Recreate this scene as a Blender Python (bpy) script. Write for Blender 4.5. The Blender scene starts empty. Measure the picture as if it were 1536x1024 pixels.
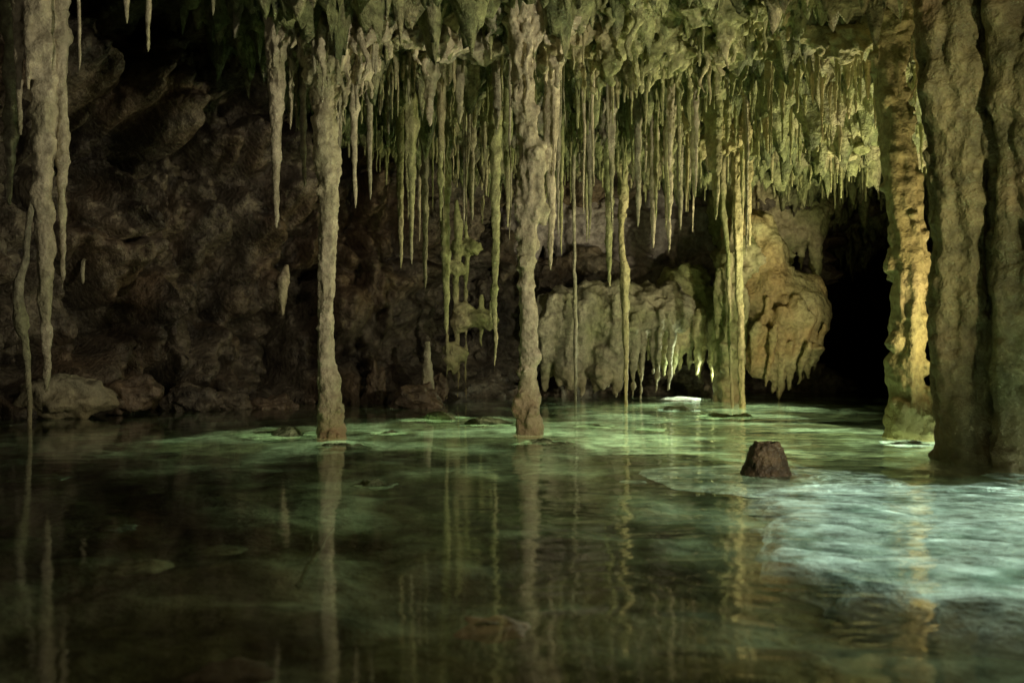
import bpy, math, random
import numpy as np
from mathutils import Vector, noise as N
from mathutils.bvhtree import BVHTree
random.seed(7)
S=bpy.context.scene; C=S.collection
FP=1493.3; H=0.7
def X(px,Y): return (px-768)/FP*Y
def Z(py,Y): return H+(512-py)/FP*Y
def nz(x,y,z): return N.noise(Vector((x,y,z)))
# ---------------------------------------------------------------- materials
def rockmat(name,c1,c2,c3=None,scale=3.0,bump=0.5,rough=0.62,stain=None,fine=1.0,spec=0.35,t3=(.5,.66),contrast=.55,t1=(.38,.62)):
    m=bpy.data.materials.new(name); m.use_nodes=True; nt=m.node_tree; n=nt.nodes; L=nt.links
    b=n['Principled BSDF']; g=n.new('ShaderNodeNewGeometry')
    def noise(sc,det=3,dist=0.0,rg=0.6,vec=None):
        t=n.new('ShaderNodeTexNoise'); t.inputs['Scale'].default_value=sc; t.inputs['Detail'].default_value=det
        t.inputs['Distortion'].default_value=dist; t.inputs['Roughness'].default_value=rg
        L.new(vec or g.outputs['Position'],t.inputs['Vector']); return t
    def ramp(src,a,bb):
        r=n.new('ShaderNodeMapRange'); r.inputs[1].default_value=a; r.inputs[2].default_value=bb; L.new(src,r.inputs[0]); return r.outputs[0]
    def mix(f,a,bb,mode='MIX'):
        x=n.new('ShaderNodeMix'); x.data_type='RGBA'; x.blend_type=mode
        if isinstance(f,float): x.inputs[0].default_value=f
        else: L.new(f,x.inputs[0])
        for s,i in ((a,6),(bb,7)):
            if isinstance(s,tuple): x.inputs[i].default_value=(*s,1)
            else: L.new(s,x.inputs[i])
        return x.outputs[2]
    n1=noise(scale,3); col=mix(ramp(n1.outputs[0],*t1),c1,c2)
    if c3:
        n2=noise(scale*.45,2); col=mix(ramp(n2.outputs[0],*t3),col,c3)
    b1=noise(17*fine,4,0,.66); col=mix(contrast,col,mix(ramp(b1.outputs[0],.32,.68),(.2,.18,.15),(1.4,1.4,1.4)),'MULTIPLY')
    if stain:
        sp=n.new('ShaderNodeSeparateXYZ'); L.new(g.outputs['Position'],sp.inputs[0])
        ad=n.new('ShaderNodeMath'); ad.operation='MULTIPLY_ADD'; ad.inputs[1].default_value=.9; L.new(n1.outputs[0],ad.inputs[0]); L.new(sp.outputs[2],ad.inputs[2])
        col=mix(ramp(ad.outputs[0],.95,.3),col,stain)
    L.new(col,b.inputs['Base Color'])
    b.inputs['Roughness'].default_value=rough; b.inputs['Specular IOR Level'].default_value=spec
    bp=n.new('ShaderNodeBump'); bp.inputs['Strength'].default_value=bump; bp.inputs['Distance'].default_value=.045/fine; L.new(b1.outputs[0],bp.inputs['Height']); L.new(bp.outputs[0],b.inputs['Normal'])
    return m
M={}
M['pale']=rockmat('pale_calcite',(.62,.55,.39),(.42,.37,.25),(.36,.35,.20),bump=.8,stain=(.27,.17,.09))
M['olive']=rockmat('olive_calcite',(.38,.38,.19),(.23,.25,.10),(.44,.39,.23),bump=.8,stain=(.26,.19,.09))
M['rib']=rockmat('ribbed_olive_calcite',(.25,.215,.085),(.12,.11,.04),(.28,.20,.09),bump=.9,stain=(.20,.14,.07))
M['grey']=rockmat('grey_calcite',(.40,.37,.26),(.25,.23,.16),(.30,.30,.17),bump=.8,stain=(.24,.20,.11))
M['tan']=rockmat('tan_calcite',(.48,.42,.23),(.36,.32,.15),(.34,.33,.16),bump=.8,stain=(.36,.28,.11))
M['orange']=rockmat('orange_flowstone',(.37,.34,.17),(.30,.26,.12),(.41,.27,.11),scale=2.2,bump=.8,t3=(.42,.62))
M['ceil']=rockmat('ceiling_rock',(.27,.29,.13),(.11,.13,.055),(.30,.27,.16),bump=1,contrast=.75)
M['wall']=rockmat('wall_rock',(.17,.145,.105),(.05,.042,.032),(.14,.10,.062),scale=1.6,bump=1,rough=.5,fine=.8,contrast=.8)
M['brown']=rockmat('stained_rock',(.16,.12,.08),(.09,.068,.048),(.18,.13,.085),scale=4,bump=.8,rough=.45)
M['dark']=rockmat('dark_stump_rock',(.15,.105,.06),(.075,.055,.036),None,scale=9,bump=.9,rough=.45)
M['silt']=rockmat('pale_brown_stone',(.46,.32,.22),(.28,.19,.13),None,scale=4,bump=.6,rough=.8)
M['bed']=rockmat('bed_silt',(.17,.17,.09),(.075,.07,.038),(.42,.46,.31),scale=2.6,bump=.9,rough=.9,spec=.1,fine=.45,t3=(.46,.64),contrast=.75)
M['palegreen']=rockmat('submerged_green_rock',(.48,.54,.33),(.18,.22,.12),None,scale=5,bump=1,rough=.9,spec=.1,fine=.7,contrast=.85)  # pale green mottled with darker green
M['bank']=rockmat('pale_sand',(.78,.82,.75),(.26,.32,.26),(.66,.70,.60),scale=4,bump=1,rough=.9,fine=.45,spec=.1,contrast=.85,t1=(.42,.62),t3=(.5,.8))
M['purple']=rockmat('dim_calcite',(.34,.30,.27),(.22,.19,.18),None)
def water_mat():
    m=bpy.data.materials.new('pool_water'); m.use_nodes=True; nt=m.node_tree; n=nt.nodes; L=nt.links
    b=n['Principled BSDF']; b.inputs['Base Color'].default_value=(.76,.95,.80,1); b.inputs['Transmission Weight'].default_value=1; b.inputs['IOR'].default_value=1.333; b.inputs['Roughness'].default_value=.065
    g=n.new('ShaderNodeNewGeometry'); sp=n.new('ShaderNodeSeparateXYZ'); L.new(g.outputs['Position'],sp.inputs[0])
    t=n.new('ShaderNodeTexNoise'); t.inputs['Scale'].default_value=2.0; t.inputs['Detail'].default_value=2; t.inputs['Distortion'].default_value=1.3
    mp=n.new('ShaderNodeMapping'); mp.inputs['Rotation'].default_value=(0,0,.5); mp.inputs['Scale'].default_value=(.8,1.6,1); L.new(g.outputs['Position'],mp.inputs[0]); L.new(mp.outputs[0],t.inputs['Vector'])
    mr=n.new('ShaderNodeMapRange'); mr.inputs[1].default_value=-.3; mr.inputs[2].default_value=2.2; mr.inputs[3].default_value=.03; mr.inputs[4].default_value=.45; L.new(sp.outputs[0],mr.inputs[0])
    bp=n.new('ShaderNodeBump'); bp.inputs['Distance'].default_value=.06; L.new(mr.outputs[0],bp.inputs['Strength']); L.new(t.outputs[0],bp.inputs['Height']); L.new(bp.outputs[0],b.inputs['Normal'])
    return m
M['water']=water_mat()
# ---------------------------------------------------------------- mesh helpers
class MB:
    def __init__(s): s.v=[]; s.f=[]
    def tube(s,pts,seg=12,amp=.12,fr=9.0,seed=0.0,knob=.15):
        """pts: (x,y,z,r) from top to bottom, horizontal rings, closed ends"""
        o=len(s.v); n=len(pts)
        for (x,y,z,r) in pts:
            k=1+knob*nz(seed,x*3,z*fr)+knob*.6*nz(seed+4,x*3,z*fr*2.7)
            for j in range(seg):
                a=2*math.pi*j/seg; ca,sa=math.cos(a),math.sin(a)
                rr=r*k*(1+amp*nz(ca*1.6+seed,sa*1.6,z*fr*.7)*1.6)
                s.v.append((x+rr*ca,y+rr*sa,z))
        for i in range(n-1):
            for j in range(seg):
                a=o+i*seg+j; b=o+i*seg+(j+1)%seg
                s.f.append((a,a+seg,b+seg,b))
        s.f.append(tuple(o+j for j in range(seg))); s.f.append(tuple(o+(n-1)*seg+j for j in reversed(range(seg))))
    def blob(s,c,r,seg=12,rings=9,amp=.2,seed=0.0,fr=1.7):
        o=len(s.v)
        s.v.append((c[0],c[1],c[2]+r[2]))
        for i in range(1,rings):
            th=math.pi*i/rings
            for j in range(seg):
                a=2*math.pi*j/seg; d=(math.sin(th)*math.cos(a),math.sin(th)*math.sin(a),math.cos(th))
                k=1+amp*2*nz(d[0]*fr+seed,d[1]*fr,d[2]*fr)+amp*.7*nz(d[0]*fr*3+seed,d[1]*fr*3,d[2]*fr*3)
                s.v.append((c[0]+r[0]*k*d[0],c[1]+r[1]*k*d[1],c[2]+r[2]*k*d[2]))
        s.v.append((c[0],c[1],c[2]-r[2])); last=len(s.v)-1
        for j in range(seg):
            s.f.append((o,o+1+j,o+1+(j+1)%seg)); b=o+1+(rings-2)*seg
            s.f.append((last,b+(j+1)%seg,b+j))
        for i in range(rings-2):
            for j in range(seg):
                a=o+1+i*seg+j; b=o+1+i*seg+(j+1)%seg
                s.f.append((a,a+seg,b+seg,b))
def link(name,mb,mat,parent=None,loc=(0,0,0)):
    me=bpy.data.meshes.new(name); lx,ly,lz=loc
    me.from_pydata([(a-lx,b-ly,c-lz) for a,b,c in mb.v],[],mb.f); me.update()
    me.polygons.foreach_set('use_smooth',[True]*len(me.polygons)); me.materials.append(M[mat] if isinstance(mat,str) else mat)
    o=bpy.data.objects.new(name,me); C.objects.link(o)
    if parent is not None: o.parent=parent; 
    o.location=loc if parent is None else tuple(Vector(loc)-parent.location)
    return o
TX={}
def tex(kind,size):
    k=(kind,size)
    if k not in TX:
        t=bpy.data.textures.new(kind+str(size),kind); t.noise_scale=size
        if kind=='CLOUDS': t.noise_depth=4
        TX[k]=t
    return TX[k]
def fuse(o,vox=.015,sm=2,d=.02,ds=.07,d2=.0):
    m=o.modifiers.new('r','REMESH'); m.mode='VOXEL'; m.voxel_size=vox; m.use_smooth_shade=True
    m=o.modifiers.new('s','SMOOTH'); m.iterations=sm; m.factor=.6
    for st,sz,k in ((d,ds,'CLOUDS'),(d2,ds*2.2,'VORONOI')):
        if st: 
            m=o.modifiers.new('d','DISPLACE'); m.texture=tex(k,sz); m.strength=st; m.mid_level=.5; m.texture_coords='GLOBAL'
    return o
def tag(o,label=None,cat=None,group=None,kind=None):
    if label: o['label']=label
    if cat: o['category']=cat
    if group: o['group']=group
    if kind: o['kind']=kind
    return o
def empty(name,loc):
    e=bpy.data.objects.new(name,None); C.objects.link(e); e.location=loc; e.empty_display_size=.1; return e
def interp(prof,z):
    if z>=prof[0][0]: return prof[0][1:]
    for a,b in zip(prof,prof[1:]):
        if z>=b[0]:
            t=(a[0]-z)/(a[0]-b[0]+1e-9); t=t*t*(3-2*t)
            return tuple(p+(q-p)*t for p,q in zip(a[1:],b[1:]))
    return prof[-1][1:]
ROOTS=[]
def column(prof,Y,mat,label,seed,runn=6,blobs=25,base=.3,top=True,vox=.013,d=.02,ext=-.7,ztop=3.5,pend=5,ds=.07,brk=1.0,ribs=0,wk=.84):
    """prof: (py,cx,w) pixels of the photo, turned into world metres at depth Y"""
    p=[(Z(py,Y),X(cx,Y),wk*w/2/FP*Y) for py,cx,w in prof]
    if top: p.insert(0,(ztop,p[0][1],p[0][2]*1.5))
    p.append((ext,p[-1][1],p[-1][2]*1.15))
    zt,zb=p[0][0],p[-1][0]; R=random.Random(seed)
    base_x=interp(p,0)[0]; root=empty('dripstone_column',(base_x,Y,0)); tag(root,label,'column',None,'thing')
    mb=MB(); pts=[]; z=zt; sd=seed*3.7
    while z>zb:
        x,r=interp(p,z); pts.append((x+.012*nz(sd,1,z*5),Y+.02*nz(sd,z*3,0),z,r*(.86 if not ribs else .64))); z-=.025
    mb.tube(pts,18,.2,8,sd,.2)
    for i in range(ribs):
        a=6.283*i/ribs+R.uniform(-.2,.2); k=R.uniform(.24,.42); q=[]; z=zt; sw=R.uniform(.1,.5)
        while z>zb:
            x,r=interp(p,z); aa=a+sw*nz(sd+i,z*1.2,0); q.append((x+.74*r*math.cos(aa),Y+.74*r*math.sin(aa),z,k*r*(1+.45*nz(i+sd,z*2.2,1)))); z-=.03
        mb.tube(q,12,.2,9,sd+i,.3)
    for i in range(runn):
        a=R.uniform(0,6.28); z0=R.uniform(zb+.5,zt); ln=R.uniform(.5,1.8); q=[]; z=z0; k=R.uniform(.2,.38)
        while z>max(z0-ln,zb):
            x,r=interp(p,z); t=(z0-z)/ln; aa=a+.5*nz(sd+i,z*2,0); w=k*r*(1-t*.6)*(.6+.4*math.sin(min(1,t*5)*1.57))
            q.append((x+.8*r*math.cos(aa),Y+.8*r*math.sin(aa),z,max(w,.006))); z-=.03
        if len(q)>3: mb.tube(q,9,.2,12,sd+i,.3)
    for i in range(blobs):
        z=R.uniform(zb+.5,zt); x,r=interp(p,z); a=R.uniform(0,6.28); s=R.uniform(.18,.42)*min(r,.13)*brk
        mb.blob((x+.88*r*math.cos(a),Y+.88*r*math.sin(a),z),(s,s,s*R.uniform(.6,1.8)),8,6,.3,i+sd)
    o=link('shaft',mb,mat,root,(base_x,Y,0)); fuse(o,vox,1,d,ds)
    if base:
        mb=MB(); pts=[]; z=base
        while z>ext:
            x,r=interp(p,z); t=(base-z)/base
            pts.append((x+.012*nz(sd,9,z*9),Y,z,r*(.78+.22*min(1,t*1.2)+.03*max(0,t)))); z-=.025
        mb.tube(pts,16,.16,10,sd+9,.1)
        for i in range(16):
            z=R.uniform(-.1,base*.9); x,r=interp(p,z); a=R.uniform(0,6.28); s=R.uniform(.2,.4)*min(r,.14)
            mb.blob((x+.85*r*math.cos(a),Y+.85*r*math.sin(a),z),(s,s,s*1.3),8,6,.2,i+sd)
        fuse(link('base',mb,mat,root,(base_x,Y,0)),vox,1,d*1.3,ds)
    if top:
        ROOTS.append((p[0][1],Y,max(p[0][2],.1)*1.2,.3))
        if pend:
            mb=MB(); x0,r0=p[0][1],p[1][2]
            for i in range(pend*3):
                a=R.uniform(0,6.28); x=x0+R.uniform(.3,1.6)*r0*math.cos(a); y=Y+R.uniform(.3,1.6)*r0*math.sin(a)
                ln=R.uniform(.3,1.15); rr=R.uniform(.02,.05); q=[]
                for k in range(26):
                    t=k/25; q.append((x+(x0-x)*t*.3+.06*nz(sd+i,t*5,0),y+(Y-y)*t*.3,ztop-.1-ln*t,rr*(1.3-t*1.1)*(.7+.9*abs(nz(sd+i,t*8,5)))))
                mb.tube(q,9,.3,9,sd+i,.6)
            fuse(link('crown',mb,mat,root,(base_x,Y,0)),.013,1,d*1.3,.05)
    return root
def zc(x,y):
    z=3.25+.12*math.sin(x*1.3)+.1*math.sin(y*1.1)
    if x>-1.2: z-=max(0,min(y,13)-8)*.09*min(1,(x+1.2)/.8)
    if y>12.5: z-=(y-12.5)*.16
    if x<-1.6: z+=min(.9,(-1.6-x)*.5)
    return z
def stal(px,pyt,Y,w,mat,label,group=None,pxtip=None,seed=None,parent=None,p=.8,knob=.25,flare=1.0,pytop=None,extra=0):
    seed=seed if seed is not None else random.uniform(0,99); x0=X(px,Y); xt=X(pxtip if pxtip is not None else px,Y); zt=Z(pyt,Y)
    z0=(zc(x0,Y)+.12) if pytop is None else Z(pytop,Y)
    if z0-zt<.08: z0=zt+.2
    r0=w*.88/2/FP*Y; L=z0-zt; n=max(16,int(L/.025)); q=[]
    ks=[(random.random()**1.5*.9,random.uniform(.1,.8),random.uniform(.015,.045)) for _ in range(int(3+L*3))]
    for i in range(n+1):
        t=i/n; z=z0-L*t
        r=r0*((1-t)**p*.84+.16)+flare*.05*max(0,1-(t*L)/.35)**2
        for kt,ka,kw in ks: r+=r0*.45*ka*(1-kt*.8)*math.exp(-(((t-kt)*L)/kw)**2)
        if t>.97: r*=max(.3,1-(t-.97)*20)
        if pytop is not None and t<.3: r*=.25+.75*math.sin(t/.3*1.57)
        wv=.009*min(1,L)
        q.append((x0+(xt-x0)*t+wv*nz(seed,z*2.2,0)*2+.003*nz(seed,z*11,0),Y+wv*nz(0,seed,z*2)+(.12*(1-t/.3) if pytop is not None and t<.3 else 0),z,r))
    mb=MB(); mb.tube(q,11,.28,12,seed,knob)
    for k in range(extra):
        a=random.uniform(0,6.28); off=r0*random.uniform(.6,1.2); l2=L*random.uniform(.25,.7); m=max(10,int(l2/.04))
        mb.tube([(x0+off*math.cos(a)*(1-.3*i/m),Y+off*math.sin(a),z0-l2*i/m,r0*.5*(1.15-i/m)) for i in range(m+1)],9,.25,10,seed+k,.3)
    o=link('stalactite',mb,mat,parent,(x0,Y,z0)); 
    if extra: fuse(o,.012,1,.016,.05)
    if parent is None: tag(o,label,'stalactite',group)
    if pytop is None: ROOTS.append((x0,Y,max(.09,r0*2.2),random.uniform(.08,.25)))
    return o
# ---------------------------------------------------------------- columns
column([(0,500,140),(60,492,112),(130,487,66),(160,488,44),(210,489,54),(260,492,46),(330,492,34),(400,491,31),(480,489,28),(540,490,33),(570,495,40),(600,495,46),(655,496,50)],7.3,'pale','pale column with rust brown foot, leftmost full column rising from the pool',1,12,50,.34,pend=10,d=.028,ds=.06)
column([(0,787,56),(60,782,48),(130,785,38),(200,790,42),(240,799,56),(300,800,48),(350,791,34),(440,790,27),(480,795,38),(560,793,33),(600,793,42),(655,793,42)],7.5,'pale','knobbly pale column standing in the middle of the pool',2,12,80,.26,pend=6,brk=1.5,d=.028,ds=.06)
column([(215,930,28),(300,935,20),(350,932,11),(420,937,18),(480,938,14),(540,939,11),(605,939,8)],11.0,'tan','slender knotted column just right of the middle, reaching the water as a thin rod',3,4,22,0,pend=2,ext=-.4)
column([(255,860,8),(400,862,7),(500,863,9),(600,863,6)],11.2,'grey','very thin straight grey rod column between the two knobbly columns',4,2,6,0,pend=0,ext=-.4,vox=.01,d=.008)
column([(150,1102,24),(300,1106,22),(400,1108,15),(500,1111,13),(595,1113,11)],10.6,'tan','thin pale double rod column in front of the orange flowstone lobe',5,6,20,0,pend=2,ext=-.4,vox=.011)
column([(150,1078,16),(300,1084,14),(380,1091,9),(480,1094,8),(595,1098,7)],10.9,'olive','thinner olive rod column close behind the pale double rod',15,3,10,0,pend=1,ext=-.4,vox=.011,d=.014)
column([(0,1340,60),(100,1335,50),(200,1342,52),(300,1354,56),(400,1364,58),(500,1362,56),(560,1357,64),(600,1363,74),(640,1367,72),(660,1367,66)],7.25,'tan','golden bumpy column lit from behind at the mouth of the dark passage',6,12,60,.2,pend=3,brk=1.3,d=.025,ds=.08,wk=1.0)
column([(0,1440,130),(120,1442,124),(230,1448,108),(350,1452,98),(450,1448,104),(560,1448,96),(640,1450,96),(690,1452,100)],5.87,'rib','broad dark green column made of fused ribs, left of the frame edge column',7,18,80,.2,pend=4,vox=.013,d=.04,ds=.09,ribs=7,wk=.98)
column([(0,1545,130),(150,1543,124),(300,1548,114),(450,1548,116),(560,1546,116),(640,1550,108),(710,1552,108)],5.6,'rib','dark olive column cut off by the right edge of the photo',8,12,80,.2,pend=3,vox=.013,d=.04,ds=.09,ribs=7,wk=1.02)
column([(0,58,10),(250,54,10),(380,40,12),(430,28,18),(490,31,28),(515,38,15),(560,42,12),(640,45,9)],8.2,'grey','thin crooked column at far left under the long stalactites',9,3,10,0,pend=0,ext=-.5,vox=.01,d=.012)
# ---------------------------------------------------------------- stalactites placed one by one
st=[(60,590,6.2,78,'pale','longest tan stalactite at far left, its thin tip almost at the water',70,1.0,4),
(88,435,6.25,42,'pale','shorter tan stalactite fused to the right side of the longest one at far left',95,.9,1),
(26,310,6.6,46,'grey','blunt grey stalactite at the left edge of the photo',14,.7,1),
(117,106,6.0,9,'pale','thin straight stalactite just right of the big tan pair at far left',117,.3,0),
(190,36,6.0,12,'pale','short stub stalactite at the top, left of the thin straight one with clear tip',190,.3,0),
(222,78,6.0,13,'pale','lone finger stalactite hanging over the dark left wall',223,.3,0),
(318,24,6.5,9,'grey','tiny stalactite tip at the top edge over the dark wall',318,.3,0),
(366,60,7.4,30,'grey','ragged leaning stalactite at the top between dark wall and pale column',352,.8,1),
(418,345,7.2,40,'pale','thick drip stalactite with hooked side lobe left of the pale column',413,.9,3),
(455,280,7.5,22,'grey','slim stalactite tucked between the drip stalactite and the pale column',456,.8,0),
(532,312,7.9,20,'pale','slim pale stalactite right of the pale column, longest of its pair',532,.7,0),
(553,300,8.2,18,'grey','grey stalactite beside the longer slim one right of the pale column',555,.7,0),
(575,90,7.4,46,'pale','thick stubby pale stalactite at the top right of the pale column',585,.8,2),
(600,402,8.8,15,'olive','first of three long thin stalactites hanging over the dark centre left gap',601,.5,0),
(617,396,9.0,14,'grey','second of three long thin stalactites over the dark centre left gap',618,.5,0),
(637,432,9.2,16,'grey','third and longest of three thin stalactites over the dark centre left gap',638,.5,0),
(645,190,7.8,40,'pale','stout drip covered stalactite at the top between the two big columns',646,.8,2),
(668,500,10,20,'olive','long green grey stalactite ending above the mossy rock pillar',669,.5,0),
(707,330,8.9,18,'grey','grey stalactite left of the long olive one near the middle',708,.6,0),
(744,556,8.6,26,'olive','longest olive stalactite with needle tip just left of the middle column',742,.9,1),
(826,406,8.0,34,'pale','thick pale stalactite touching the right side of the middle column',826,.8,2),
(884,330,9.6,16,'grey','grey stalactite between the thin grey rod and the slender knotted column',885,.6,0),
(912,432,9.7,24,'olive','olive stalactite ending just left of the slender knotted column',914,.7,1),
(957,340,9.3,15,'grey','narrow stalactite immediately right of the slender knotted column',957,.5,0),
(980,372,9.4,22,'pale','pale stalactite, left one of the pair right of the knotted column',980,.7,0),
(1003,380,9.5,24,'pale','pale stalactite, right one of the pair right of the knotted column',1004,.8,1),
(1020,345,9.9,16,'grey','stalactite right of the pale pair, over the green drapery fringe',1020,.6,0),
(1042,300,9.0,26,'olive','olive stalactite with thick top over the green drapery fringe',1042,.8,2),
(1074,330,9.2,32,'olive','thick olive stalactite left of the double rod column',1073,.8,2),
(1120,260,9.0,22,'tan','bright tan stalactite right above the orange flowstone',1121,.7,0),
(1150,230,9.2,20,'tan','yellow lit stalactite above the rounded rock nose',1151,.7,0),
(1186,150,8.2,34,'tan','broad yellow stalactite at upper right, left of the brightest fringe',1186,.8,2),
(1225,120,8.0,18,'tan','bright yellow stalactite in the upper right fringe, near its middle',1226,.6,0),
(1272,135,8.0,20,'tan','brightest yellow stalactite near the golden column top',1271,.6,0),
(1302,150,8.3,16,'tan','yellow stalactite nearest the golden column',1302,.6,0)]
for px,py,Y,w,mt,lb,tp,p,ex in st: stal(px,py,Y,w,mt,lb,None,tp,p=p,extra=ex)
# many fine ones, by neighbourhood
zones=[ # px0,px1,tip0,tip1,Y0,Y1,w0,w1,n,mats,where
(410,475,90,230,7.0,7.8,10,24,8,('pale','grey'),'left of the pale column top'),
(505,585,60,260,7.2,8.6,8,22,14,('pale','grey'),'right of the pale column top'),
(585,680,90,390,7.8,10.2,5,14,22,('grey','pale','olive'),'above the dark centre left gap'),
(680,770,90,380,8.0,10.5,5,14,22,('grey','olive'),'left of the middle column'),
(810,905,100,390,8.2,11.0,5,14,24,('grey','olive','pale'),'right of the middle column'),
(905,1020,100,400,8.5,11.2,5,14,32,('olive','pale','grey'),'around the knotted column top'),
(1020,1130,90,390,8.6,11.2,5,14,30,('olive','pale','tan'),'above the green drapery fringe'),
(1130,1240,50,240,7.8,10.2,5,14,32,('olive','tan'),'above the rounded rock nose'),
(1240,1330,30,200,7.7,10.0,5,13,26,('tan','olive'),'left of the golden column top'),
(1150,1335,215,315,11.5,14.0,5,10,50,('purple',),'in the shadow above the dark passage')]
nst=0
for (a,b,t0,t1,y0,y1,w0,w1,n,ms,where) in zones:
    ctr=[a+(b-a)*random.random() for _ in range(max(3,n//6))]
    for i in range(n):
        t=random.random()**1.4; py=t0+(t1-t0)*t; Y=random.uniform(y0,y1); w=random.uniform(w0,w1)*(1.15-.4*t); px=a+(b-a)*(i+random.random())/n
        big=random.random()<.2 and w0<8 and y0<11
        if big: w*=2.2
        if random.random()<.6:
            c=min(ctr,key=lambda q:abs(q-px)); px+=(c-px)*.6
        cls='Short' if t<.4 else ('Medium' if t<.75 else 'Long'); th='thin' if w<(w0+w1)/2 else 'stout'
        stal(px,py,Y,w,random.choice(ms),f'{cls.lower()} {th} stalactite in the dense fringe {where}',f'{cls.lower()} {th} fringe stalactites {where}',px+random.uniform(-2,2),p=random.uniform(.4,1.0),knob=random.uniform(.15,.4),extra=3 if big else 0); nst+=1
# ---------------------------------------------------------------- melted ceiling pendants
def pendant(px,py0,py1,Y,wpx,mat,label,seed,n=12):
    R=random.Random(seed); mb=MB(); x0=X(px,Y); w=wpx/2/FP*Y; zt=zc(x0,Y)+.15; zb=Z(py1,Y)
    for i in range(n):
        u=R.uniform(-1,1); x=x0+u*w; y=Y+R.uniform(-.25,.25); ln=(zt-zb)*R.uniform(.4,1)*(1-.4*abs(u)); rr=R.uniform(.026,.08); q=[]; m=34
        for k in range(m):
            t=k/(m-1); q.append((x+(x0-x)*t*.15+.08*nz(seed+i,t*4,0),y+.06*nz(0,seed+i,t*4),zt-ln*t,rr*(1.2-t)*(.55+1.2*abs(nz(seed*2+i,t*9,3)))+.006))
        mb.tube(q,10,.35,9,seed+i,.7)
        for _ in range(3):
            t=R.uniform(.15,.8); s=rr*R.uniform(.5,1.1); mb.blob((x+R.uniform(-.06,.06),y+R.uniform(-.06,.06),zt-ln*t),(s,s,s*1.4),9,7,.3,i+seed)
    for i in range(n):
        s=R.uniform(.05,.13); mb.blob((x0+R.uniform(-1,1)*w,Y+R.uniform(-.25,.25),zt-R.uniform(.05,.5)),(s*1.3,s,s),9,7,.4,i*2+seed)
    o=link('ceiling_pendant',mb,mat,None,(x0,Y,zt)); fuse(o,.013,1,.05,.06); tag(o,label,'hanging rock'); ROOTS.append((x0,Y,w*.8,.2))
pen=[(432,0,200,7.25,50,'pale','melted bone like pendant rock left of the pale column top'),
(545,0,180,7.4,60,'pale','twisted pendant rock right of the pale column top'),
(640,0,130,7.6,90,'pale','lumpy grey pendant rock at top between pale and middle columns'),
(725,0,130,7.8,80,'grey','lumpy pendant rock just left of the middle column top'),
(835,0,190,7.7,50,'pale','narrow pendant rock against the right side of middle column top'),
(890,0,190,8.0,90,'olive','green knotted pendant rock right of the middle column top'),
(965,0,200,8.2,90,'olive','green knotted pendant rock above the slender knotted column'),
(1045,0,220,8.3,90,'olive','green pendant rock above the double rod column'),
(1120,0,180,8.1,90,'olive','yellow green pendant rock above the orange flowstone'),
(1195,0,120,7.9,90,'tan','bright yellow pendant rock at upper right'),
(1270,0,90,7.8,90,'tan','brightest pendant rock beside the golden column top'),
(925,0,150,7.7,80,'olive','dark green pendant rock at the top edge right of the thin grey rod'),
(1090,0,130,7.6,90,'olive','dark green pendant rock at the top edge over the double rod column'),
(1000,0,270,9.8,110,'olive','deeper olive pendant rock behind the pale stalactite pair'),
(1110,0,280,9.9,110,'tan','deeper pendant rock behind the double rod column top'),
(870,0,280,9.8,110,'grey','deeper grey pendant rock behind the thin grey rod'),
(750,0,270,9.8,120,'grey','deeper pendant rock behind the longest olive stalactite'),
(1200,0,210,9.9,130,'olive','deeper green pendant rock above the rock nose'),
(1290,0,180,9.7,90,'olive','deeper green pendant rock above the dark passage')]
for i,(a,b,c,d,e,m,l) in enumerate(pen): pendant(a,b,c,d,e,m,l,20+i*7)
# ---------------------------------------------------------------- ceiling, stuff of tiny spikes
xs=np.arange(-8,9,.04); ys=np.arange(-1,17.5,.04); GX,GY=np.meshgrid(xs,ys)
drop=np.zeros_like(GX)
for (rx,ry,rs,ra) in ROOTS:
    i0,i1=np.searchsorted(xs,[rx-3*rs,rx+3*rs]); j0,j1=np.searchsorted(ys,[ry-3*rs,ry+3*rs])
    gx=GX[j0:j1,i0:i1]; gy=GY[j0:j1,i0:i1]; drop[j0:j1,i0:i1]=np.maximum(drop[j0:j1,i0:i1],ra*np.exp(-((gx-rx)**2+(gy-ry)**2)/rs**2*1.2))
def grid(name,P,mat):
    ny,nx=P.shape[:2]; me=bpy.data.meshes.new(name); idx=np.arange(nx*ny).reshape(ny,nx)
    f=np.stack([idx[:-1,:-1],idx[:-1,1:],idx[1:,1:],idx[1:,:-1]],-1).reshape(-1,4)
    me.vertices.add(nx*ny); me.vertices.foreach_set('co',P.reshape(-1).astype(np.float32))
    me.loops.add(f.size); me.loops.foreach_set('vertex_index',f.reshape(-1).astype(np.int32))
    me.polygons.add(len(f)); me.polygons.foreach_set('loop_start',np.arange(0,f.size,4,dtype=np.int32)); me.polygons.foreach_set('loop_total',np.full(len(f),4,dtype=np.int32))
    me.update(calc_edges=True); me.validate(); me.polygons.foreach_set('use_smooth',[True]*len(f)); me.materials.append(M[mat])
    o=bpy.data.objects.new(name,me); C.objects.link(o); return o
P=np.zeros(GX.shape+(3,))
for j in range(GX.shape[0]):
    for i in range(GX.shape[1]):
        x=GX[j,i]; y=GY[j,i]; v=Vector((x,y,0))
        a=N.turbulence(v*1.1,3,True); 
        if y>6 and -3<x<6:
            b=N.turbulence(v*4.5,3,True); d=.60*b**1.5+.20*N.turbulence(v*11,2,True); ox=.08*N.noise(v*5); oy=.08*N.noise(v*5+Vector((9,9,9)))
        else: d=.1*a; ox=oy=0
        P[j,i]=(x+ox,y+oy,zc(x,y)-.25*a-d-drop[j,i]*(.6+.8*abs(N.noise(v*8)))+.2)
tag(grid('ceiling',P,'ceil'),'knobbly cave ceiling above the pool',None,None,'structure')
mb=MB()
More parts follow.
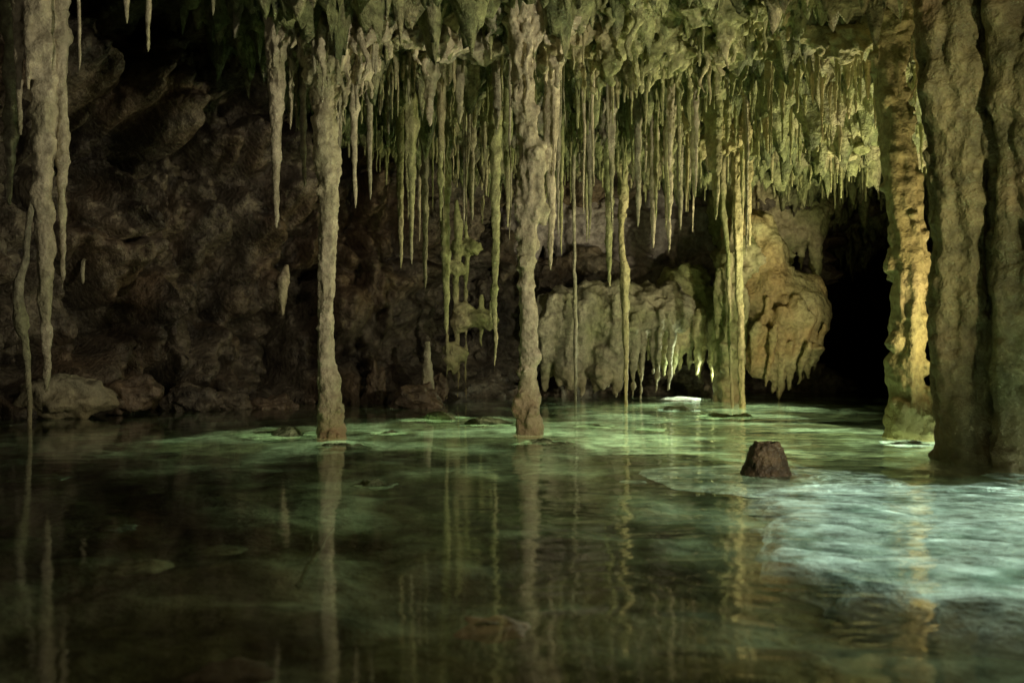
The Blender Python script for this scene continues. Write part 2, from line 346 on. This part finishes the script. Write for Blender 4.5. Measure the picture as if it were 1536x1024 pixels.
for i in range(2300):
    y=random.uniform(7.6,13.5); x=random.uniform(-.28,.42)*y
    if x<-1.7 or nz(x*1.6,y*1.6,3)<-.06: continue
    z=zc(x,y)-.1; l=random.uniform(.1,.65)*random.uniform(.3,1); r=random.uniform(.008,.026)
    mb.tube([(x+.015*nz(i,t*4,0),y,z-l*t,r*(1.3-t*1.1)+.003) for t in (0,.12,.25,.37,.5,.62,.75,.87,1)],7,.3,14,i,.6)
tag(link('stalactite_fringe',mb,'olive'),'countless tiny stalactites covering the ceiling','stalactites',None,'stuff')
# ---------------------------------------------------------------- cave wall
path=[(-9,-1.5),(-7.5,3),(-6.6,7),(-5.6,9.6),(-4.2,11.2),(-2.6,12.2),(-1.3,12.6),(-.6,13.6),(.5,13.8),(2,13.8),(3.2,14.0),(3.7,14.8),(3.9,16.5),(4.2,19),(4.6,24),(9.5,24),(9.5,19),(8.4,14.5),(8.0,11),(8.0,7),(8.2,3),(9,-1.5)]
pts=[]; 
for a,b in zip(path,path[1:]):
    vis=a[1]>6 and a[0]<4.0 and a[1]<16; n=max(2,int(math.dist(a,b)/(.028 if vis else .1)))
    for k in range(n): pts.append((a[0]+(b[0]-a[0])*k/n,a[1]+(b[1]-a[1])*k/n))
pts=np.array(pts); ker=np.ones(15)/15
sm=np.stack([np.convolve(np.pad(pts[:,k],7,'edge'),ker,'valid') for k in (0,1)],1)
tg=np.gradient(sm,axis=0); nn=np.stack([tg[:,1],-tg[:,0]],1); nn/=np.linalg.norm(nn,axis=1)[:,None]
zs=np.arange(-.6,5.0,.03); P=np.zeros((len(zs),len(sm),3))
for j,z in enumerate(zs):
    for i,(x,y) in enumerate(sm):
        v=Vector((x,y,z)); k=N.fractal(v*.8,.9,2,3)
        if y>6 and x<3.8 and y<16:
            wv=v+N.noise_vector(v*1.7)*.25
            v1=N.voronoi(wv*1.0)[0]; w2=wv*1.0+Vector((5,5,5)); v2=N.voronoi(Vector((w2.x,w2.y,w2.z*.85))*2.6)[0]; v3=N.voronoi((v+N.noise_vector(v*5)*.06)*6.5)[0][0]
            t=N.turbulence(v*5,4,True)
            b1=math.sqrt(max(0,1-min(1,v1[0]/.75)**2)); b2=math.sqrt(max(0,1-min(1,v2[0]/.7)**2))
            d=.65*k+1.1*b1+.5*b2+.18*(.6-v3)+.22*t-.65
        else: d=.45*k+.3*N.turbulence(v*1.9,3,True)
        back=y>15.5
        d+=(.35*max(0,z-1.5)**1.2 if not back else 0)+(.35*math.exp(-((z-.1)/.35)**2))
        P[j,i]=(x+nn[i,0]*d,y+nn[i,1]*d,z+.06*N.noise(v*4))
wo=grid('cave_wall',P,'wall'); tag(wo,'dark brown rough cave wall behind the pool',None,None,'structure')
bv=BVHTree.FromPolygons([v.co for v in wo.data.vertices],[tuple(p.vertices) for p in wo.data.polygons])
def wally(px,py):
    d=Vector(((px-768)/FP,1,(512-py)/FP)); h=bv.ray_cast(Vector((0,0,H)),d.normalized()); return h[0].y if h[0] else 11
Yw=min(wally(426,420),wally(426,440),wally(426,465))-.05; stal(426,474,Yw,20,'pale','small isolated pale stalactite tip glowing in front of the dark wall',None,424,p=.6,pytop=396,flare=0)
Yw=min(wally(124,385),wally(124,415))-.02; stal(124,426,Yw,7,'grey','tiny straw stalactite hanging on the dark left wall',None,124,p=.2,pytop=378,flare=0)
# ---------------------------------------------------------------- flowstone masses
def flow(name,label,mat,top,drips,Y,lumps,seed,vox=.018,d=.035,lump=6,amp=.2,ds=.08):
    R=random.Random(seed); mb=MB(); cx=X(sum(t[0] for t in top)/len(top),Y)
    for (px,py,rx,rz,ry) in top:
        mb.blob((X(px,Y),Y+ry*.5,Z(py,Y)),(rx/FP*Y,ry,rz/FP*Y),24,16,amp,seed+px)
        for k in range(lump):
            a=R.uniform(0,6.28); b=R.uniform(-.9,1.2); s=R.uniform(.03,.1)
            mb.blob((X(px,Y)+.9*rx/FP*Y*math.cos(a)*math.cos(b),Y+ry*.5-ry*.9*abs(math.sin(a))*math.cos(b),Z(py,Y)+.9*rz/FP*Y*math.sin(b)),(s*1.3,s,s),9,7,.3,k+px)
    for dd in drips:
        px,py0,py1,w=dd[:4]; yf=dd[4] if len(dd)>4 else 0
        z0,z1=Z(py0,Y),Z(py1,Y); n=max(8,int((z0-z1)/.03)); yy=Y+R.uniform(-.12,.1)-yf; q=[]
        for k in range(n+1):
            t=k/n; q.append((X(px,Y)+.03*nz(px,t*3,0),yy+yf*t+.1*t,z0+(z1-z0)*t,w/2/FP*Y*((1-t)**.55*.9+.1)*(1+.2*nz(px,t*9,5))*min(1,.5+t*4)))
        mb.tube(q,10,.2,8,px*.1,.25)
    o=link(name,mb,mat,None,(cx,Y,0)); fuse(o,vox,2,d,ds,d*.4); tag(o,label,lumps,None,'thing'); return o
R=random.Random(5)
dr=[(px+R.uniform(-5,5),R.uniform(440,490),R.uniform(535,604),R.uniform(10,32),R.uniform(.08,.26)) for px in range(816,1005,8)]
flow('flowstone_curtain','grey flowstone curtain with scalloped lower edge behind the middle of the pool','grey',[(840,478,38,44,.3),(880,466,45,40,.35),(925,458,45,38,.35),(965,468,42,42,.35),(850,530,26,50,.18),(905,545,26,40,.18),(1000,462,40,36,.3)],dr,12,'flowstone',11,lump=8,d=.055)
dr=[(px+R.uniform(-3,3),R.uniform(430,480),R.uniform(520,578),R.uniform(12,24),.15) for px in range(950,1085,8)]
flow('drapery','green drapery of pointed folds above the bright underwater glow','olive',[(1050,460,36,36,.25),(1000,480,30,30,.25),(1030,430,40,35,.3)],dr,12.3,'drapery',12,lump=8)
flow('flowstone_mound','stocky flowstone pillar behind the double rod column, standing in water','olive',[(1095,520,16,70,.2),(1095,440,20,50,.2),(1092,590,18,60,.2),(1115,390,36,40,.3)],[(1078,400,600,16,.1),(1106,420,605,18,.1),(1090,380,600,14,.15),(1118,440,590,12,.1),(1100,320,580,12)],11.6,'flowstone',13,d=.045)
dr=[(px+R.uniform(-3,3),R.uniform(430,520),604-abs(px-1170)*.7+R.uniform(-30,5),R.uniform(10,28),R.uniform(.12,.34)) for px in range(1124,1228,5)]
flow('flowstone_lobe','large rounded orange tinted flowstone lobe with drips beside the dark passage','orange',[(1155,435,52,50,.4),(1196,450,52,48,.45),(1145,385,44,50,.4),(1178,485,56,50,.4),(1214,474,38,48,.38),(1150,530,36,36,.25),(1185,525,38,30,.3),(1130,350,40,40,.4),(1205,510,30,30,.3)],dr,11.7,'flowstone',14,d=.04,lump=3,amp=.10,ds=.1)
flow('rock_nose','rounded grey green rock nose hanging above the orange flowstone lobe','olive',[(1170,300,50,55,.4),(1205,320,42,50,.4),(1150,360,44,55,.4),(1160,240,60,55,.5),(1225,300,25,30,.3),(1110,300,50,60,.4),(1180,200,70,50,.5),(1120,380,40,40,.35)],[(1140,330,420,26),(1175,350,410,22),(1222,330,450,26),(1205,330,405,18),(1236,300,380,14),(1120,340,400,20),(1190,300,390,14),(1160,330,400,14)],12.5,'rock',15,lump=16,d=.05)
dr=[(670,270,600,9,.05),(685,300,603,13,.08),(698,330,604,9,.06),(722,440,520,10),(736,450,500,8)]
flow('mossy_rock','mossy green rock pillar with mushroom like lumps left of middle column','olive',[(684,400,9,14,.08),(716,478,22,14,.15),(690,480,14,18,.12),(698,372,14,10,.1),(680,540,9,20,.08)],dr,11.5,'rock',16,lump=5,d=.035)
flow('back_boulder','dark rock bulge between mossy pillar and grey flowstone curtain','wall',[(770,520,50,50,.3),(740,470,40,60,.3),(815,420,40,30,.3),(880,400,50,30,.3)],[(750,500,590,20),(780,500,570,24),(765,480,575,18),(870,390,450,18),(890,390,440,14)],12.8,'rock',17,lump=22,d=.06)
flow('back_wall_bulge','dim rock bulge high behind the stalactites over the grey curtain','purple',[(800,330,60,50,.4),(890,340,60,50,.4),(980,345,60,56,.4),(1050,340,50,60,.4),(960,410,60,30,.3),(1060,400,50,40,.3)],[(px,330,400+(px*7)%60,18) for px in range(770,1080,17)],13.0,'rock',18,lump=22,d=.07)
# ---------------------------------------------------------------- rocks
def rock(name,px,py,Y,w,h,mat,label,z=None,seed=0,cat='rock',dep=None):
    x=X(px,Y); rw=w/2/FP*Y; rh=h/2/FP*Y; zz=Z(py,Y) if z is None else z; mb=MB()
    mb.blob((x,Y,zz),(rw,(dep or rw),rh),28,20,.28,seed+px*.13)
    for k in range(3):
        a=random.uniform(0,6.28); mb.blob((x+.5*rw*math.cos(a),Y+.4*rw*math.sin(a),zz-.1*rh),(rw*.6,rw*.6,rh*.8),18,12,.3,seed+k*5)
    o=link(name,mb,mat,None,(x,Y,zz)); fuse(o,max(.012,rw*.06),1,.08*rw+.01,max(.05,rw*.25),0); tag(o,label,cat); return o
rock('boulder',625,602,10.6,72,48,'brown','brown boulder at the waterline left of the mossy pillar')
rock('boulder',410,612,10.6,64,34,'brown','low brown boulder at the waterline left of the pale column')
rock('boulder',565,580,11.4,26,64,'brown','upright brown stone at the back shore right of the pale column')
rock('boulder',660,580,11.4,24,40,'brown','small dark stone on the shore beside the brown boulder')
rock('boulder',100,595,9.2,120,60,'grey','broad grey boulder at the back shore below the long stalactites')
rock('boulder',200,592,9.6,90,52,'brown','brown boulder at the back shore right of the broad grey one')
rock('boulder',290,600,10.2,80,46,'wall','dark boulder at the back shore below the dark wall')
rock('boulder',345,604,10.4,60,36,'wall','small dark boulder beside the low brown boulder')
mb=MB(); Y=11.0; mb.tube([(X(641,Y),Y,Z(512+k*9,Y),(.028+.006*k)) for k in range(11)],12,.2,9,3,.25)
tag(fuse(link('stalagmite',mb,'grey',None,(X(641,Y),Y,0)),.012,1,.02),'short pale stalagmite rising behind the brown boulder','stalagmite')
# stump
Y=5.28; x0=X(1149,Y); st_=empty('stalagmite_stump',(x0,Y,-.2)); tag(st_,'dark broken stalagmite stump with flat top at the edge of the turquoise shelf','stalagmite')
mb=MB(); q=[(x0,Y,.120,.03),(x0,Y,.140,.040),(x0,Y,.164,.047),(x0,Y,.172,.056),(x0,Y,.164,.066),(x0,Y,.15,.073)]
for k in range(16): q.append((x0+.008*nz(k,1,1),Y,.14-.02*k,.078+.0085*k-.0001*k*k))
mb.tube(q,28,.07,14,4,.05)
for k in range(20):
    a=random.uniform(0,6.28); z=random.uniform(-.05,.15); mb.blob((x0+(.116-.32*z)*math.cos(a),Y+(.116-.32*z)*math.sin(a),z),(.018,.018,.024),8,6,.2,k)
fuse(link('stump',mb,'dark',st_,(x0,Y,-.2)),.006,2,.024,.05)
mb=MB(); mb.tube([(x0+.04,Y-.03,-.006-.010*k,.16+.034*k) for k in range(16)],24,.25,6,8,.05); fuse(link('underwater_skirt',mb,'bank',st_,(x0,Y,-.2)),.014,1,.03,.06)
# ---------------------------------------------------------------- bed and sandbank
mounds=[(430,650,8,.7,.32),(500,672,6.9,.45,.36),(690,632,9.2,.9,.40),(740,650,8.2,.5,.34),(815,668,7.0,.45,.38),(580,655,7.7,.4,.32),(900,640,8.6,.5,.3),(1020,600,12,.8,.3),(1100,640,8.6,.8,.34),(1250,650,8.0,.9,.30),(950,738,4.7,.25,.25),(1180,610,11,.8,.3),(1000,690,6.2,.5,.2),(1370,665,7.1,.4,.25)]
xs=np.arange(-9.5,9.5,.05); ys=np.arange(.2,24.5,.05); P=np.zeros((len(ys),len(xs),3))
for j,y in enumerate(ys):
    for i,x in enumerate(xs):
        v=Vector((x,y,0)); h=-.48+.14*N.fractal(v*.7,1,2,3)
        if abs(x)<5 and y<13:
            h+=.16*N.turbulence(v*2.2,3,True)+.18*(.6-N.voronoi(v*2.6+N.noise_vector(v*2)*.4)[0][0])
        for (mx,my,mY,ms,mh) in mounds:
            dx=x-X(mx,mY); dy=y-mY; q=(dx*dx+dy*dy)/(ms*ms)
            if q<4: h+=mh*math.exp(-q*1.6)*(1+.7*N.noise(v*3.5))
        if y>10: h+=(y-10)*.05
        P[j,i]=(x,y,min(h,-.06+.02*N.noise(v*4)))
tag(grid('pool_bed',P,'bed'),'silty bed of the pool',None,None,'structure')
def bankgrid(name,poly,x0,x1,y0,y1,step,ztop,label,ripple=1.0):
    xs=np.arange(x0,x1,step); ys=np.arange(y0,y1,step); GX,GY=np.meshgrid(xs,ys); D=np.full(GX.shape,1e9); IN=np.zeros(GX.shape,bool)
    for (ax,ay),(bx,by) in zip(poly,poly[1:]+poly[:1]):
        ex,ey=bx-ax,by-ay; t=np.clip(((GX-ax)*ex+(GY-ay)*ey)/(ex*ex+ey*ey),0,1); D=np.minimum(D,np.hypot(GX-ax-t*ex,GY-ay-t*ey))
        c=((ay>GY)!=(by>GY))&(GX<(bx-ax)*(GY-ay)/(by-ay+1e-12)+ax); IN^=c
    SD=np.where(IN,D,-D); P=np.zeros(GX.shape+(3,))
    for j in range(GX.shape[0]):
        for i in range(GX.shape[1]):
            x,y=GX[j,i],GY[j,i]; v=Vector((x,y,0)); s=SD[j,i]+.12*N.fractal(v*2.5,1,2,3)
            t=min(1,max(0,(s+.06)/.28)); t=t*t*(3-2*t); wv=N.noise(v*1.5)*2.2+N.noise(v*4)*.5
            r1=1-abs(math.sin(2.5*x+5.5*y+2.0*wv)); r2=1-abs(math.sin(7*x+12*y+3*wv))
            rp=(-.10*r1**2.2-.035*r2**2+.015*N.noise(v*9)-.07*max(0,N.noise(v*2.3)))*ripple
            P[j,i]=(x,y,-.8+t*(.8+ztop)+rp*t)
    tag(grid(name,P,'bank'),label,None,None,'structure')
bankgrid('sandbank',[(1.28,5.5),(1.05,5.05),(.92,4.2),(.80,3.55),(.85,3.05),(1.05,2.72),(1.45,2.55),(2.2,2.45),(3.6,2.4),(3.8,5.6),(2.4,5.2),(1.9,5.2)],.3,4.2,2.0,6.2,.018,-.07,'pale rippled sand shelf under shallow turquoise water at lower right')
bankgrid('far_glow_sandbar',[(1.62,12.4),(1.66,11.5),(2.0,11.3),(2.3,11.4),(2.5,12.3),(2.1,12.6)],1.2,3.0,10.9,13.1,.03,.016,'added pale sandbar catching the glow at the far waterline under the green drapery',.15)  # sandbar added to carry the bright glow at the far waterline
# submerged stones
sub=[(560,742,4.9,64,34,'palegreen','round green stone just under the water right of the pale column reflection',-.04),
(175,806,3.9,60,26,'palegreen','pale green flat stone underwater at lower left',-.16),
(210,866,3.3,90,30,'palegreen','long dim flat stone underwater at lower left, nearest the viewer',-.2),
(950,736,5.0,40,10,'bank','small pale stone just under the surface left of the stump',-.03),
(740,965,2.5,100,66,'silt','blurred reddish brown stone underwater at the bottom centre',-.07),
(350,1000,2.3,110,60,'brown','blurred dark stone underwater at the bottom left of centre',-.2),
(330,845,3.6,70,24,'palegreen','dim brown stone underwater left of the sunken branch',-.25),
(975,640,8.0,50,16,'palegreen','low green stone just under the surface right of the middle column',-.06),
(60,735,5.2,80,24,'palegreen','dim green stone underwater at the left edge',-.1),
(430,655,7.6,130,60,'palegreen','broad green rock just under the water left of the pale column foot',-.14),
(515,685,6.7,80,50,'palegreen','green rock clinging to the pale column foot on its right',-.10),
(585,658,7.7,50,34,'palegreen','small green rock between the pale column and the middle column',-.09),
(655,628,9.2,120,50,'palegreen','wide green rock shelf underwater in front of the brown boulder',-.12),
(735,642,8.5,80,44,'palegreen','green rock shelf just left of the middle column foot',-.11),
(815,680,6.9,90,50,'palegreen','bright green rock around the right side of the middle column foot',-.10),
(895,643,8.3,60,34,'palegreen','low green rock between the middle column and the knotted column reflection',-.09),
(1015,612,10.2,60,24,'bank','pale rock underwater in front of the added far sandbar',-.06),
(1090,625,9.4,90,34,'palegreen','green rock underwater in front of the double rod column',-.11),
(1365,672,6.9,90,34,'bank','added pale rock for the glow at the golden column foot',-.07),  # rock put in to show the cyan glow at the foot
(1508,722,5.25,60,34,'bank','added pale rock for the glow at the frame edge column foot',-.07)]  # second rock put in as a surface for the foot glow
for i,(a,b,Y,w,h,m,l,z) in enumerate(sub): rock('submerged_stone',a,b,Y,w,h,m,l,z,i*3)
mb=MB()
def stick(p0,p1,r,n=14):
    o=len(mb.v); 
    for k in range(n+1):
        t=k/n; c=Vector(p0).lerp(Vector(p1),t); c+=Vector((.01*nz(k*.4,r,0),0,.01*nz(0,k*.4,r)))
        for j in range(8):
            a=j*math.pi/4; rr=r*(1.1-t*.6); mb.v.append((c.x-.5*rr*math.cos(a),c.y+rr*math.cos(a),c.z+rr*math.sin(a)))
    for k in range(n):
        for j in range(8):
            a=o+k*8+j; b=o+k*8+(j+1)%8; mb.f.append((a,b,b+8,a+8))
stick((X(445,3.1),3.1,-.25),(X(500,3.9),3.9,-.14),.022); stick((X(470,3.4),3.4,-.21),(X(455,3.6),3.75,-.1),.012)
tag(link('sunken_branch',mb,'palegreen',None,(X(470,3.4),3.4,-.2)),'slim forked branch lying underwater below the pale column reflection','branch')
# ---------------------------------------------------------------- water
mb=MB(); x0,x1,y0,y1=-9.7,9.7,-2,25
mb.v=[(x0,y0,0),(x1,y0,0),(x1,y1,0),(x0,y1,0),(x0,y0,-2),(x1,y0,-2),(x1,y1,-2),(x0,y1,-2)]
mb.f=[(0,1,2,3),(7,6,5,4),(0,4,5,1),(1,5,6,2),(2,6,7,3),(3,7,4,0)]
w=link('water',mb,'water'); w.data.polygons.foreach_set('use_smooth',[False]*6); tag(w,'still clear green water filling the cave floor',None,None,'structure')
# ---------------------------------------------------------------- lamps and added fills
def lamp(name,kind,loc,to,power,col,size=.15,ang=90,blend=.6):
    l=bpy.data.lights.new(name,kind); l.energy=power; l.color=col
    if kind=='SPOT': l.spot_size=math.radians(ang); l.spot_blend=blend
    if kind=='AREA': l.shape='DISK'; l.size=size
    else: l.shadow_soft_size=size
    o=bpy.data.objects.new(name,l); C.objects.link(o); o.location=loc
    o.rotation_euler=(Vector(to)-Vector(loc)).to_track_quat('-Z','Y').to_euler(); return o
lamp('cave_lamp','SPOT',(4.3,9.1,.5),(2.2,9.2,3.2),540,(1,.92,.52),.06,120)
lamp('pool_edge_lamp','SPOT',(3.2,2.0,1.3),(-1.3,8.7,2.2),780,(1,.91,.66),.05,66,.8)
lamp('flowstone_fill','SPOT',(3.22,8.3,.3),(1.9,12,1.4),230,(1,.91,.60),.04,62,.5)  # unseen fill added behind the golden column to brighten the rear flowstones
lamp('golden_column_fill','SPOT',(3.45,6.35,.6),(2.88,7.25,1.4),100,(1,.80,.40),.12,120,.8)  # extra fill added for the face of the golden column
lamp('front_fill','SPOT',(1.2,1.6,1.9),(2.8,5.8,1.4),17,(1,.86,.48),.05,50,.8)  # added fill from the front, lifts the dark ribbed column
lamp('wall_rake_fill','SPOT',(-1.9,8.6,3.0),(-3.8,11.5,.6),36,(1,.86,.66),.04,115,.9)  # added raking fill that brings out relief on the left wall
lamp('left_stalactite_fill','SPOT',(-2.2,2.2,2.4),(-3.0,7,1.6),26,(1,.9,.7),.12,80,.8)  # fill added to brighten the far left stalactites
def pool(name,x,y,size,power,col,z=-.012): lamp(name,'AREA',(x,y,z),(x,y,-1),power,col,size)  # all these discs are added fills, facing down and unseen from above
pool('shelf_disc_fill',1.95,3.75,2.5,17,(.80,1,.88))
pool('green_disc_fill',1.9,7.4,2.8,74,(.80,1,.68))
pool('far_disc_fill',1.9,10.3,2.6,60,(.80,1,.68))
pool('middle_disc_fill',-.1,8.1,2.6,40,(.78,1,.66))
pool('left_disc_fill',-1.6,7.4,1.8,13,(.78,1,.66))
pool('near_disc_fill',0.4,5.1,3.0,8,(.84,1,.60))
pool('front_disc_fill',0.2,2.9,3.0,2.4,(1,.80,.48))
lamp('shelf_skim_lamp','SPOT',(3.2,4.7,-.015),(1.2,3.6,-.13),170,(.82,1,.90),.012,140,.5)
lamp('column_foot_lamp','SPOT',(3.0,6.75,-.05),(2.7,7.1,-.2),20,(.85,1,.8),.03,150,.6)
lamp('edge_foot_lamp','SPOT',(2.95,5.35,-.03),(2.5,5.3,-.15),6,(.85,1,.85),.02,150,.6)
lamp('far_glow_lamp','SPOT',(2.58,12.2,.3),(1.95,11.8,0),90,(.9,1,.7),.04,140,.6)
# world
W=bpy.data.worlds.new('World'); S.world=W; W.use_nodes=True; n=W.node_tree.nodes; bg=n['Background']
sk=n.new('ShaderNodeTexSky'); sk.sky_type='NISHITA'; sk.sun_disc=False; sk.sun_elevation=math.radians(3); sk.sun_rotation=math.radians(180); W.node_tree.links.new(sk.outputs[0],bg.inputs[0]); bg.inputs[1].default_value=.0008
# camera
cd=bpy.data.cameras.new('Camera'); cd.lens=35; cd.sensor_width=36; cd.clip_end=200; cam=bpy.data.objects.new('Camera',cd); C.objects.link(cam)
cam.location=(0,0,H); cam.rotation_euler=(math.radians(90),0,0); cd.dof.use_dof=True; cd.dof.focus_distance=8.2; cd.dof.aperture_fstop=2.8; S.camera=cam
S.view_settings.view_transform='Standard'
print('stal',nst,len(bpy.data.objects))
